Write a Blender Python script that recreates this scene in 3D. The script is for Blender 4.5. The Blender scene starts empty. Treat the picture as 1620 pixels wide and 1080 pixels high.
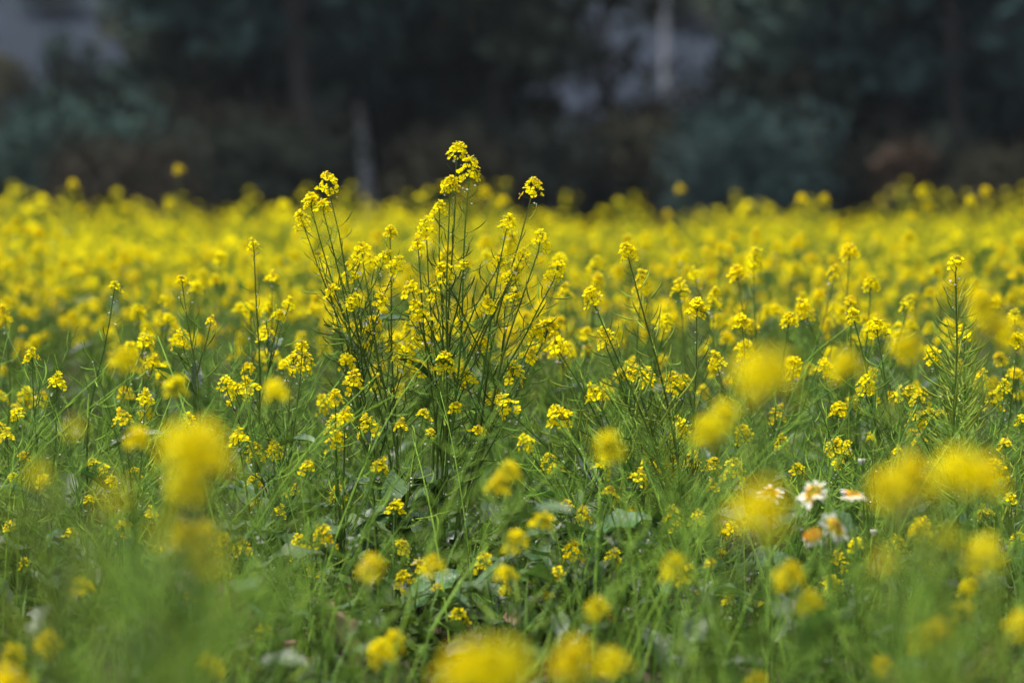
import bpy, math, random
import numpy as np
from mathutils import Vector, Matrix, Quaternion

random.seed(7)
rng = np.random.default_rng(7)
S = bpy.context.scene
COL = S.collection

# ------------------------------------------------------------------ camera, light, exposure
FPX = 1620 * 85 / 36.0           # focal length in photo pixels
CAM_H = 0.83
HORIZON = 296.0
PITCH = math.atan((540 - HORIZON) / FPX)
FOCUS = 4.68
HAZE = 0.0002

cam_d = bpy.data.cameras.new('camera')
cam = bpy.data.objects.new('camera', cam_d); COL.objects.link(cam)
cam.location = (0, 0, CAM_H)
cam.rotation_euler = (math.pi / 2 - PITCH, 0, 0)
cam_d.lens = 85; cam_d.sensor_width = 36
cam_d.clip_start = 0.05; cam_d.clip_end = 3000
cam_d.dof.use_dof = True
cam_d.dof.focus_distance = FOCUS
cam_d.dof.aperture_fstop = 2.1
S.camera = cam

sun_dir = Vector((-0.42, 0.10, 1.30)).normalized()
world = bpy.data.worlds.new('World'); S.world = world; world.use_nodes = True
nt = world.node_tree; nt.nodes.clear()
sky = nt.nodes.new('ShaderNodeTexSky'); sky.sky_type = 'NISHITA'; sky.sun_disc = False
sky.sun_elevation = math.asin(sun_dir.z); sky.sun_rotation = math.atan2(sun_dir.x, sun_dir.y)
sky.air_density = 1.0; sky.dust_density = 3.5; sky.ozone_density = 1.0
bg = nt.nodes.new('ShaderNodeBackground'); bg.inputs['Strength'].default_value = 0.145
wo = nt.nodes.new('ShaderNodeOutputWorld')
veil = nt.nodes.new('ShaderNodeHueSaturation'); veil.inputs['Saturation'].default_value = .5      # thin high cloud whitens the sky
nt.links.new(sky.outputs[0], veil.inputs['Color']); nt.links.new(veil.outputs[0], bg.inputs[0]); nt.links.new(bg.outputs[0], wo.inputs[0])

sl = bpy.data.lights.new('sun', 'SUN'); sl.energy = 2.9; sl.angle = math.radians(12); sl.color = (1.0, 0.95, 0.86)
sun = bpy.data.objects.new('sun', sl); COL.objects.link(sun)
sun.rotation_euler = sun_dir.to_track_quat('Z', 'Y').to_euler()
sun.location = (0, 0, 30)

S.view_settings.view_transform = 'Standard'
S.view_settings.look = 'None'
S.view_settings.exposure = 1.3
S.view_settings.gamma = 1.0
S.view_settings.use_curve_mapping = False
S.cycles.use_denoising = True
S.cycles.max_bounces = 6; S.cycles.diffuse_bounces = 3; S.cycles.glossy_bounces = 2
S.cycles.transmission_bounces = 4; S.cycles.transparent_max_bounces = 4
S.cycles.caustics_reflective = False; S.cycles.caustics_refractive = False


def P(px, py, d):
    """the point d metres out (along Y) on the sight line through a photo pixel"""
    u = (px - 810) / FPX; v = (540 - py) / FPX
    c, s = math.cos(PITCH), math.sin(PITCH)
    dy = c + v * s; dz = -s + v * c
    return Vector((u * d / dy, d, CAM_H + dz * d / dy))


def terrain(x, y):
    h = 0.0
    if y > 34: h += 0.028 * (y - 34)
    if y > 62: h += 0.26 * (y - 62) ** 1.02
    if y > 62: h += 1.6 * math.sin(x * .045 + y * .03) + 1.1 * math.sin(x * .021 - 1.3)
    return h


# ------------------------------------------------------------------ materials
def veined(m):
    n = m.node_tree.nodes; L = m.node_tree.links
    tc = next(x for x in n if x.type == 'TEX_COORD'); hs = next(x for x in n if x.type == 'HUE_SAT')
    sp = n.new('ShaderNodeSeparateXYZ'); L.new(tc.outputs['Object'], sp.inputs[0])
    def M(op, a, b=None):
        q = n.new('ShaderNodeMath'); q.operation = op
        for i, v in enumerate((a, b)):
            if v is None: continue
            if isinstance(v, (int, float)): q.inputs[i].default_value = v
            else: L.new(v, q.inputs[i])
        return q.outputs[0]
    f = M('FRACT', M('MULTIPLY', M('SUBTRACT', sp.outputs['X'], M('MULTIPLY', M('ABSOLUTE', sp.outputs['Y']), .9)), 62.))
    line = M('LESS_THAN', M('ABSOLUTE', M('SUBTRACT', f, .5)), .07)
    mx = n.new('ShaderNodeMix'); mx.data_type = 'RGBA'; L.new(M('MULTIPLY', line, .45), mx.inputs['Factor'])
    old = hs.inputs['Color'].links[0].from_socket; L.new(old, mx.inputs['A']); mx.inputs['B'].default_value = (.14, .19, .07, 1)
    L.new(mx.outputs['Result'], hs.inputs['Color'])


def mat(name, col, rough=.55, trans=0.0, trans_col=None, spec=.35, var=.25, hue=.03, nscale=40., bump=0., col2=None, obj_rand=.2, bscale=90.):
    m = bpy.data.materials.new(name); m.use_nodes = True
    n = m.node_tree.nodes; L = m.node_tree.links; n.clear()
    out = n.new('ShaderNodeOutputMaterial')
    pb = n.new('ShaderNodeBsdfPrincipled')
    pb.inputs['Roughness'].default_value = rough
    pb.inputs['Specular IOR Level'].default_value = spec
    tc = n.new('ShaderNodeTexCoord')
    no = n.new('ShaderNodeTexNoise'); no.inputs['Scale'].default_value = nscale; no.inputs['Detail'].default_value = 3
    L.new(tc.outputs['Object'], no.inputs['Vector'])
    oi = n.new('ShaderNodeObjectInfo')
    mx = n.new('ShaderNodeMix'); mx.data_type = 'RGBA'
    c2 = col2 if col2 else tuple(c * (1 - var) for c in col)
    mx.inputs['A'].default_value = (*c2, 1); mx.inputs['B'].default_value = (*col, 1)
    rmp = n.new('ShaderNodeMapRange'); rmp.inputs['From Min'].default_value = .32; rmp.inputs['From Max'].default_value = .68
    L.new(no.outputs['Fac'], rmp.inputs['Value']); L.new(rmp.outputs[0], mx.inputs['Factor'])
    hs = n.new('ShaderNodeHueSaturation')
    r1 = n.new('ShaderNodeMapRange'); r1.inputs['To Min'].default_value = .5 - hue; r1.inputs['To Max'].default_value = .5 + hue
    r2 = n.new('ShaderNodeMapRange'); r2.inputs['To Min'].default_value = 1 - obj_rand; r2.inputs['To Max'].default_value = 1 + obj_rand
    L.new(oi.outputs['Random'], r1.inputs['Value'])
    wn = n.new('ShaderNodeTexWhiteNoise'); wn.noise_dimensions = '1D'
    L.new(oi.outputs['Random'], wn.inputs['W']); L.new(wn.outputs['Value'], r2.inputs['Value'])
    L.new(r1.outputs[0], hs.inputs['Hue']); L.new(r2.outputs[0], hs.inputs['Value']); L.new(mx.outputs['Result'], hs.inputs['Color'])
    L.new(hs.outputs[0], pb.inputs['Base Color'])
    if bump:
        b = n.new('ShaderNodeBump'); b.inputs['Strength'].default_value = bump; b.inputs['Distance'].default_value = .01
        n2 = n.new('ShaderNodeTexNoise'); n2.inputs['Scale'].default_value = bscale; n2.inputs['Detail'].default_value = 4
        L.new(tc.outputs['Object'], n2.inputs['Vector']); L.new(n2.outputs['Fac'], b.inputs['Height']); L.new(b.outputs[0], pb.inputs['Normal'])
    if trans:
        t = n.new('ShaderNodeBsdfTranslucent')
        if trans_col:
            mt = n.new('ShaderNodeMix'); mt.data_type = 'RGBA'; mt.blend_type = 'MULTIPLY'; mt.inputs['Factor'].default_value = 1
            L.new(hs.outputs[0], mt.inputs['A']); mt.inputs['B'].default_value = (*trans_col, 1)
            L.new(mt.outputs['Result'], t.inputs['Color'])
        else:
            L.new(hs.outputs[0], t.inputs['Color'])
        ms = n.new('ShaderNodeMixShader'); ms.inputs[0].default_value = trans
        L.new(pb.outputs[0], ms.inputs[1]); L.new(t.outputs[0], ms.inputs[2]); L.new(ms.outputs[0], out.inputs[0])
    else:
        L.new(pb.outputs[0], out.inputs[0])
    return m


M_PETAL = mat('yellow_petal', (.80, .67, .0003), rough=.75, trans=.42, var=.10, hue=.006, nscale=120, obj_rand=.06, spec=.02)
M_BUD = mat('green_bud', (.52, .46, .03), rough=.6, trans=.15, var=.3, nscale=200, obj_rand=.1)
M_WHITE = mat('faded_petal', (.60, .58, .49), rough=.6, trans=.3, var=.1, nscale=100)
M_STEM = mat('green_stem', (.068, .122, .015), rough=.6, spec=.1, trans=.06, var=.3, nscale=12, obj_rand=.25)
M_POD = mat('green_pod', (.26, .37, .045), rough=.6, spec=.1, trans=.3, var=.25, nscale=30, obj_rand=.2)
M_LEAF = mat('waxy_leaf', (.046, .092, .034), rough=.4, trans=.2, trans_col=(1.2, 1.4, .5), var=.45, nscale=18, bump=.4, spec=.32, obj_rand=.3)
M_LEAFV = mat('veined_leaf', (.050, .098, .036), rough=.45, trans=.2, trans_col=(1.2, 1.4, .5), var=.4, nscale=25, bump=.3, spec=.17, obj_rand=.3); veined(M_LEAFV)
M_WEED = mat('small_leaf', (.050, .096, .014), rough=.65, trans=.25, trans_col=(1.2, 1.3, .4), var=.6, nscale=9, spec=.08)
M_GRASS = mat('grass_blade', (.15, .25, .045), rough=.6, spec=.1, trans=.3, var=.4, nscale=5)
M_DRY = mat('withered_leaf', (.36, .22, .15), rough=.75, trans=.15, col2=(.16, .10, .06), nscale=35, bump=.5)
M_SOIL = mat('soil', (.05, .036, .024), rough=.95, var=.5, nscale=7, bump=1., obj_rand=0, hue=0, spec=.1)
M_ORANGE = mat('orange_disc', (.85, .42, .008), rough=.7, var=.25, nscale=300, bump=.4)
M_HEART = mat('dark_disc_heart', (.10, .045, .015), rough=.8, var=.4, nscale=300)
M_DAISYY = mat('yellow_ray_base', (.85, .52, .01), rough=.6, trans=.3, var=.1)
M_BARK_PALE = mat('pale_bark', (.42, .42, .44), rough=.85, col2=(.24, .24, .25), nscale=3, bump=.6, bscale=12)
M_BARK_DARK = mat('dark_bark', (.035, .032, .03), rough=.9, var=.4, nscale=4, bump=.6, bscale=12)
M_TREE = mat('tree_foliage', (.048, .068, .050), rough=.85, spec=.08, trans=.12, var=.45, hue=.04, nscale=.7, obj_rand=.3)
M_TREE_B = mat('bluish_foliage', (.034, .064, .058), rough=.85, spec=.08, trans=.10, var=.4, hue=.03, nscale=.7, obj_rand=.3)
M_TREE_O = mat('olive_foliage', (.072, .076, .040), rough=.85, spec=.08, trans=.12, var=.4, hue=.03, nscale=.7, obj_rand=.3)
M_SHRUB = mat('dark_shrub_foliage', (.022, .030, .022), rough=.85, spec=.05, trans=.1, var=.45, hue=.04, nscale=.9, obj_rand=.35)
M_SHRUB_O = mat('brown_shrub_foliage', (.036, .034, .022), rough=.85, spec=.05, trans=.1, var=.45, hue=.03, nscale=.9, obj_rand=.35)
M_RUST = mat('rusty_foliage', (.075, .046, .022), rough=.7, trans=.15, var=.4, nscale=1.)
M_HILL = mat('scrub_hillside', (.016, .021, .032), rough=.95, col2=(.010, .015, .021), nscale=.16, hue=0, obj_rand=0, spec=.05)


# ------------------------------------------------------------------ mesh helpers
class Geo:
    def __init__(s): s.v = []; s.q = []; s.t = []; s.qm = []; s.tm = []; s.n = 0
    def add(s, V, Q=None, T=None, m=0):
        V = np.asarray(V, float)
        if Q is not None and len(Q):
            Q = np.asarray(Q, int) + s.n; s.q.append(Q)
            s.qm.append(np.full(len(Q), m) if np.isscalar(m) else np.asarray(m))
        if T is not None and len(T):
            T = np.asarray(T, int) + s.n; s.t.append(T); s.tm.append(np.full(len(T), m if np.isscalar(m) else 0))
        s.v.append(V); s.n += len(V)
    def arrays(s):
        V = np.concatenate(s.v) if s.v else np.zeros((0, 3))
        Q = np.concatenate(s.q) if s.q else np.zeros((0, 4), int)
        T = np.concatenate(s.t) if s.t else np.zeros((0, 3), int)
        qm = np.concatenate(s.qm) if s.qm else np.zeros(0, int)
        tm = np.concatenate(s.tm) if s.tm else np.zeros(0, int)
        return V, Q, T, qm, tm
    def put(s, A, R=None, t=(0, 0, 0), sc=1.0, mm=None):
        V, Q, T, qm, tm = A
        W = V * sc
        if R is not None: W = W @ np.asarray(R).T
        W = W + np.asarray(t)
        if mm is not None: qm = np.full(len(qm), mm); tm = np.full(len(tm), mm)
        if len(Q): s.q.append(Q + s.n); s.qm.append(qm)
        if len(T): s.t.append(T + s.n); s.tm.append(tm)
        s.v.append(W); s.n += len(W)
    def mesh(s, name, mats, smooth=True):
        return to_mesh(name, s.arrays(), mats, smooth)


def to_mesh(name, A, mats, smooth=True):
    V, Q, T, qm, tm = A
    me = bpy.data.meshes.new(name)
    me.vertices.add(len(V)); me.vertices.foreach_set('co', V.astype(np.float32).ravel())
    nl = len(Q) * 4 + len(T) * 3
    me.loops.add(nl); me.loops.foreach_set('vertex_index', np.concatenate([Q.ravel(), T.ravel()]).astype(np.int32))
    me.polygons.add(len(Q) + len(T))
    st = np.concatenate([np.arange(len(Q)) * 4, len(Q) * 4 + np.arange(len(T)) * 3]).astype(np.int32)
    me.polygons.foreach_set('loop_start', st)
    me.polygons.foreach_set('material_index', np.concatenate([qm, tm]).astype(np.int32))
    me.polygons.foreach_set('use_smooth', np.full(len(st), smooth))
    for m in mats: me.materials.append(m)
    me.update(calc_edges=True)
    return me


def basis(d, spin=0.0):
    d = np.asarray(d, float); d = d / np.linalg.norm(d)
    a = np.array([0, 0, 1.]) if abs(d[2]) < .9 else np.array([0, 1., 0])
    x = np.cross(a, d); x /= np.linalg.norm(x); y = np.cross(d, x)
    c, s = math.cos(spin), math.sin(spin)
    return np.stack([c * x + s * y, -s * x + c * y, d], 1)


def tube(g, pts, rad, sides=5, m=0, tip=True):
    pts = np.asarray(pts, float); n = len(pts)
    rad = np.broadcast_to(np.asarray(rad, float), (n,))
    tg = np.gradient(pts, axis=0); tg /= np.linalg.norm(tg, axis=1)[:, None] + 1e-12
    ref = np.array([.31, .95, .1]) if abs(tg[0][1]) < .8 else np.array([.95, .1, .3])
    x = np.cross(ref, tg); x /= np.linalg.norm(x, axis=1)[:, None] + 1e-12
    y = np.cross(tg, x)
    a = np.arange(sides) * 2 * math.pi / sides
    ring = x[:, None] * np.cos(a)[None, :, None] + y[:, None] * np.sin(a)[None, :, None]
    V = (pts[:, None] + ring * rad[:, None, None]).reshape(-1, 3)
    i = np.arange(n - 1)[:, None] * sides; k = np.arange(sides)[None]; k2 = (k + 1) % sides
    Q = np.stack([i + k, i + k2, i + sides + k2, i + sides + k], -1).reshape(-1, 4)
    T = None
    if tip:
        V = np.concatenate([V, pts[-1:] + tg[-1:] * rad[-1]])
        k = np.arange(sides); b = (n - 1) * sides
        T = np.stack([b + k, b + (k + 1) % sides, np.full(sides, n * sides)], 1)
    g.add(V, Q, T, m)


def bez(a, b, c, n):
    t = np.linspace(0, 1, n)[:, None]
    a, b, c = (np.asarray(v, float) for v in (a, b, c))
    return (1 - t) ** 2 * a + 2 * t * (1 - t) * b + t * t * c


def gridq(r, c):
    i, j = np.meshgrid(np.arange(r - 1), np.arange(c - 1), indexing='ij')
    a = i * c + j
    return np.stack([a, a + 1, a + c + 1, a + c], -1).reshape(-1, 4)


def ellipsoid(g, R, t, a, b, m=0, nu=6, nv=4):
    """closed low lathe along the frame's z, length 2*b, radius a"""
    th = np.linspace(0.12, math.pi - .05, nv + 1)
    V = [];
    for q in th:
        for k in range(nu):
            f = 2 * math.pi * k / nu
            V.append((a * math.sin(q) * math.cos(f), a * math.sin(q) * math.sin(f), -b * math.cos(q)))
    V = np.array(V) @ np.asarray(R).T + np.asarray(t)
    i = np.arange(nv)[:, None] * nu; k = np.arange(nu)[None]; k2 = (k + 1) % nu
    g.add(V, np.stack([i + k, i + k2, i + nu + k2, i + nu + k], -1).reshape(-1, 4), None, m)


def new_obj(name, me, parent=None, label=None, cat=None, group=None, kind=None, loc=None, mw=None):
    o = bpy.data.objects.new(name, me); COL.objects.link(o)
    if parent is not None: o.parent = parent
    if mw is not None: o.matrix_basis = mw
    if loc is not None: o.location = loc
    if label: o['label'] = label
    if cat: o['category'] = cat
    if group: o['group'] = group
    if kind: o['kind'] = kind
    return o


def empty(name, label, cat, loc, group=None):
    o = new_obj(name, None, None, label, cat, group, None, loc)
    o.empty_display_size = .05
    return o


def mtx(R, t, s=1.0):
    m = Matrix(np.asarray(R * s).tolist()).to_4x4(); m.translation = Vector(t); return m


# ------------------------------------------------------------------ setting: ground, hillside
def ground_sheet():
    g = Geo()
    ys = np.concatenate([np.linspace(-30, 0, 5), np.linspace(.8, 9, 70), np.linspace(9.6, 34, 50), np.linspace(36, 62, 12)])
    xs = np.concatenate([np.linspace(-160, -6, 14), np.linspace(-4, 4, 90), np.linspace(6, 160, 14)])
    V = []
    for y in ys:
        for x in xs:
            z = terrain(x, y)
            if 1 < y < 12 and abs(x) < 4: z += .014 * math.sin(x * 9 + y * 3) * math.sin(y * 11 - x * 2) + random.uniform(-.008, .008)
            V.append((x, y, z))
    g.add(V, gridq(len(ys), len(xs)))
    new_obj('ground', g.mesh('ground', [M_SOIL]), kind='structure')
    g = Geo()
    ys = np.linspace(62, 420, 70); xs = np.linspace(-260, 260, 90)
    V = [(x, y, terrain(x, y) + (random.uniform(-.5, .5) if y > 64 else 0)) for y in ys for x in xs]
    g.add(V, gridq(len(ys), len(xs)))
    new_obj('hillside', g.mesh('hillside', [M_HILL]), kind='structure')
ground_sheet()


# ------------------------------------------------------------------ trees, shrubs behind the field
def leaf_cloud(g, centres, radii, n, size, m=0, flat=.8):
    c = np.asarray(centres); k = rng.integers(0, len(c), n)
    d = rng.normal(size=(n, 3)); d /= np.linalg.norm(d, axis=1)[:, None]
    r = rng.random(n) ** .4
    p = c[k] + d * (np.asarray(radii)[k] * r)[:, None] * np.array([1, 1, flat])
    u = rng.normal(size=(n, 3)); u /= np.linalg.norm(u, axis=1)[:, None]
    w = np.cross(u, rng.normal(size=(n, 3))); w /= np.linalg.norm(w, axis=1)[:, None]
    s = (size * rng.uniform(.6, 1.4, n))[:, None]
    nn = np.cross(u, w) * .25
    V = np.stack([p - u * s, p + w * s * .5 + nn * s, p + u * s, p - w * s * .5 + nn * s], 1).reshape(-1, 3)
    g.add(V, np.arange(n * 4).reshape(-1, 4), None, m)


def tree_meshes(h, trunk_r, clear, spread, n, leafsize, bark, fol, clumps=16, lean=0.):
    g = Geo()
    bend = rng.normal(size=2) * .02 * h
    pts = np.array([[lean * t * h + bend[0] * math.sin(t * 3), bend[1] * math.sin(t * 2.3), h * .92 * t] for t in np.linspace(0, 1, 9)])
    pts[0, 2] = -.2
    rad = trunk_r * (1 - .8 * np.linspace(0, 1, 9)); rad[0] *= 1.35
    tube(g, pts, rad, 9)
    cs, rs = [], []
    for i in range(clumps):
        t = clear + (1 - clear) * (i + .5) / clumps
        base = np.array([np.interp(t * .95, np.linspace(0, 1, 9), pts[:, k]) for k in range(3)])
        a = i * 2.4 + random.uniform(-.4, .4)
        L = spread * (1.05 - .75 * abs((t - clear) / (1 - clear) - .35)) * random.uniform(.55, 1.1)
        end = base + np.array([math.cos(a) * L, math.sin(a) * L, L * random.uniform(.2, .6)])
        mid = (base + end) / 2 + np.array([0, 0, .12 * L])
        tube(g, bez(base, mid, end, 5), trunk_r * np.linspace(.35, .08, 5) * (1.1 - .5 * t), 5)
        cs.append(end); rs.append(spread * random.uniform(.28, .46))
        cs.append((base + end) / 2 + rng.normal(size=3) * .1 * spread); rs.append(spread * random.uniform(.2, .34))
    tr = g.mesh('trunk', [bark])
    g2 = Geo(); leaf_cloud(g2, cs, rs, n, leafsize)
    return tr, g2.mesh('crown', [fol])


T_BROAD = [tree_meshes(11, .14, .16, 2.6, 3600, .20, M_BARK_DARK, f, 20) for f in (M_TREE, M_TREE_B, M_TREE_O)]
T_PALE = [tree_meshes(13, .115, .42, 2.2, 2300, .18, M_BARK_PALE, f, 14, lean=l) for f, l in ((M_TREE, .0), (M_TREE_O, .012))]
T_SLIM = [tree_meshes(9, .12, .22, 1.4, 2200, .16, M_BARK_DARK, f, 18) for f in (M_TREE_B, M_TREE)]


def place_tree(kind, px, d, sc, name, label, cat, group, rot=0):
    x = (px - 810) / FPX * d
    o = empty(name, label, cat, (x, d, terrain(x, d)), group)
    o.rotation_euler = (0, 0, rot); o.scale = (sc, sc, sc)
    new_obj('trunk', kind[0], o); new_obj('crown', kind[1], o)
    return o


TG = 'trees behind the field'
TREES = [
    (T_PALE[0], 587, 46, 1.0, 'tree', 'tree with pale bare trunk rising just behind the tall central mustard clump'),
    (T_PALE[1], 697, 54, 1.15, 'tree', 'grey-trunked tree standing further back, right of the pale bare trunk'),
    (T_PALE[1], 968, 50, .9, 'tree', 'tree with pinkish slim trunk over brownish scrub right of the central dark trees'),
    (T_PALE[0], 1056, 66, 1.0, 'tree', 'pale bluish trunk standing in the light gap in the woods'),
    (T_BROAD[1], 500, 43, 1.42, 'tree', 'large dark tree whose low boughs hide the upper part of the pale bare trunk'),
    (T_BROAD[0], 790, 44, 1.0, 'tree', 'broad dark tree rising directly behind the highest mustard head'),
    (T_BROAD[1], 640, 50, 1.0, 'tree', 'dark green tree between the two pale trunks'),
    (T_BROAD[2], 815, 50, 1.05, 'tree', 'dull green tree beside the broad dark tree behind the highest mustard head'),
    (T_BROAD[1], 395, 48, .95, 'tree', 'very dark tree whose rounded crown meets the light gap'),
    (T_SLIM[1], 310, 46, 1.0, 'tree', 'slim upright olive tree at the edge of the grey hillside'),
    (T_SLIM[0], 262, 49, .85, 'tree', 'slim dark green tree standing closest to the open grey hillside'),
    (T_BROAD[0], 500, 56, .9, 'tree', 'dark tree in front of the pale gap, left of the pale bare trunk'),
    (T_BROAD[2], 330, 56, .85, 'tree', 'dull green tree between the slim upright trees and the very dark tree'),
    (T_BROAD[0], 1300, 46, 1.0, 'tree', 'greyish green tree left of the rust-coloured bush'),
    (T_BROAD[1], 1420, 42, 1.05, 'tree', 'deep green tree hanging over the rust-coloured bush'),
    (T_BROAD[1], 1530, 40, 1.1, 'tree', 'almost black tree right of the rust-coloured bush'),
    (T_BROAD[0], 1610, 43, 1.1, 'tree', 'blackish tree cut by the frame beyond the rust-coloured bush'),
    (T_BROAD[2], 1310, 56, .9, 'tree', 'olive tree behind the domed bush on the woodland edge'),
    (T_SLIM[0], 1240, 48, .8, 'tree', 'slim bluish green tree above the domed bush'),
    (T_BROAD[1], 1500, 58, 1.2, 'tree', 'tall dark tree deeper in the woods behind the deep green tree'),
    (T_BROAD[0], 740, 60, 1.2, 'tree', 'tall dark tree deeper in the woods behind the broad dark tree'),
    (T_BROAD[1], 1720, 44, 1.1, 'tree', None), (T_BROAD[0], 1830, 48, 1.1, 'tree', None),
    (T_BROAD[2], 10, 62, .33, 'tree', 'small dark tree at the foot of the open grey hillside'),
    (T_BROAD[1], 110, 60, .36, 'tree', 'low bluish tree at the foot of the open grey hillside'),
    (T_BROAD[1], -290, 55, .8, 'tree', None), (T_BROAD[0], -230, 50, 1., 'tree', None),
]
for i, (k, px, d, sc, nm, lb) in enumerate(TREES):
    place_tree(k, px, d, sc, nm, lb or 'dark tree of the woodland edge just outside the picture', 'tree', TG, i * 1.7)


def shrub_meshes(w, h, fol, n=1500):
    g = Geo(); cs, rs = [], []
    for i in range(9):
        a = i * 2.4; L = w * .5 * random.uniform(.3, .75)
        e = np.array([math.cos(a) * L, math.sin(a) * L, h * random.uniform(.45, .8)])
        tube(g, bez((0, 0, -.05), (e[0] * .3, e[1] * .3, e[2] * .6), e, 5), np.linspace(.03, .008, 5), 5)
        cs.append(e); rs.append(w * .27)
        cs.append(e * np.array([1.1, 1.1, .5])); rs.append(w * .24)
    cs.append(np.array([0, 0, h * .75])); rs.append(h * .33)
    st = g.mesh('trunk', [M_BARK_DARK]); g2 = Geo(); leaf_cloud(g2, cs, rs, n, .075, flat=.9)
    return st, g2.mesh('crown', [fol])


SHR = {'b': shrub_meshes(2.4, 1.75, M_TREE_B, 2600), 'g': shrub_meshes(2.0, 1.5, M_SHRUB, 2200), 'o': shrub_meshes(2.2, 1.4, M_SHRUB_O, 2200),
       'r': shrub_meshes(1.0, 1.5, M_RUST, 900)}
SHRUBS = [
    ('b', 1162, 36, 1.15, 'domed blue-green bush at the field edge, right of the pinkish trunk'),
    ('r', 1425, 37, 1.05, 'rust-orange bush at the field edge under the deep green tree'),
    ('g', 1310, 38, 1.1, 'dark rounded bush between the domed bush and the rust-orange one'),
    ('o', 1020, 39, 1.25, 'brownish olive scrub bush under the pinkish trunk'),
    ('g', 900, 38, 1.2, 'dark bush at the field edge right of the highest mustard head'),
    ('g', 780, 40, 1.2, 'blackish green bush directly behind the highest mustard head'),
    ('o', 715, 38, 1.1, 'olive bush at the foot of the pale bare trunk, its right side'),
    ('g', 455, 37, 1.15, 'dark bush at the foot of the pale bare trunk, its left side'),
    ('o', 380, 41, 1.5, 'tall olive bush behind the dark bush left of the pale trunk'),
    ('g', 400, 37, 1.1, 'blue-black bush below the very dark tree'),
    ('g', 300, 38, 1.2, 'dark bush below the slim upright trees'),
    ('o', 190, 36, 1.1, 'olive domed bush below the hillside, nearest the slim trees'),
    ('b', 90, 37, 1.2, 'blue-green bush at the field edge below the grey hillside'),
    ('o', -10, 38, 1.3, 'olive bush at the left end of the field edge'),
    ('g', 1500, 38, 1.1, 'low dark bush right of the rust-orange bush'),
    ('o', 1590, 36, .95, 'low olive bush at the right end of the field edge'),
    ('g', 640, 49, 2.6, 'dark thicket deeper in, just right of the pale bare trunk'),
    ('g', 540, 51, 2.6, 'dark thicket deeper in, just left of the pale bare trunk'),
    ('g', 150, 52, 2.0, 'dark low thicket between the field and the open grey hillside'),
    ('o', 1040, 47, 1.6, 'large brown-green thicket in front of the pale bluish trunk'),
    ('g', 1370, 45, 2.3, 'large dark thicket rising behind the rust-orange bush, its left side'),
    ('g', 1480, 46, 2.5, 'large dark thicket rising behind the rust-orange bush, its right side'),
    ('g', 1590, 46, 2.4, 'large dark thicket behind the low olive bush at the right end'),
    ('g', 1250, 50, 2.2, 'bluish thicket deeper in, between the domed bush and the rust-orange one'),
    ('g', 1120, 44, 1.35, 'dull thicket standing behind the domed blue-green bush'),
]
_r = random.Random(12)
for j in range(24):                                     # scrub dotted over the open hillside
    left = j % 3 != 2
    SHRUBS.append((_r.choice('gob'), _r.uniform(-120, 330) if left else _r.uniform(880, 1240), _r.uniform(70, 118), _r.uniform(.9, 1.9),
                   'scrub bush on the grey hillside at the far left' if left else 'scrub bush on the hillside seen through the gap right of the central trees'))
for i, (k, px, d, sc, lb) in enumerate(SHRUBS):
    place_tree(SHR[k], px, d, sc, 'bush', lb, 'bush', 'bushes along the field edge' if d < 60 else 'scrub bushes on the hillside', i * 2.1)


# ------------------------------------------------------------------ mustard: florets, heads, pods, leaves
def petal_arr(L, W, up, curl, m):
    rows = [(.0, .10, 0.), (.35, .45, .25), (.72, 1., .55), (1.0, .55, .75)]
    V = []
    for t, w, _ in rows:
        ang = up - curl * t
        r = .0008 + L * t * math.cos(up * (1 - .3 * t)); z = L * (math.sin(up) * t - curl * .5 * t * t)
        for k in (-1, 0, 1):
            V.append((r - .08 * L * abs(k) * (t > .9), k * W * w * .5, z + (0 if k else -.10 * W * w)))
    return np.array(V), gridq(4, 3), m


def floret_geo(g, up, L, W, m=0):
    for i in range(4):
        a = i * math.pi / 2 + random.uniform(-.25, .25)
        V, Q, _ = petal_arr(L * random.uniform(.88, 1.1), W * random.uniform(.88, 1.1), up + random.uniform(-.2, .2), random.uniform(.2, .7), m)
        c, s = math.cos(a), math.sin(a)
        g.add(V @ np.array([[c, -s, 0], [s, c, 0], [0, 0, 1]]).T, Q, None, m)
    for i in range(4):                                    # stamens / pistil
        a = i * 1.6 + .4; e = np.array([math.cos(a) * .0014, math.sin(a) * .0014, L * .5])
        tube(g, [np.array([e[0] * .3, e[1] * .3, 0]), e], [.00035, .0006], 3, 1)
    ellipsoid(g, np.eye(3), (0, 0, -.0012), .0013, .0022, 2, 5, 2)   # calyx


FLORETS = []
for up, L, W in ((.35, .0096, .0096), (.6, .0094, .0092), (.85, .0090, .0084), (.15, .0098, .0098), (1.1, .0082, .0072)):
    g = Geo(); floret_geo(g, up, L, W); FLORETS.append(g.arrays())
FLORET_ME = [to_mesh('floret', A, [M_PETAL, M_BUD, M_STEM]) for A in FLORETS]


class Head: pass


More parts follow.
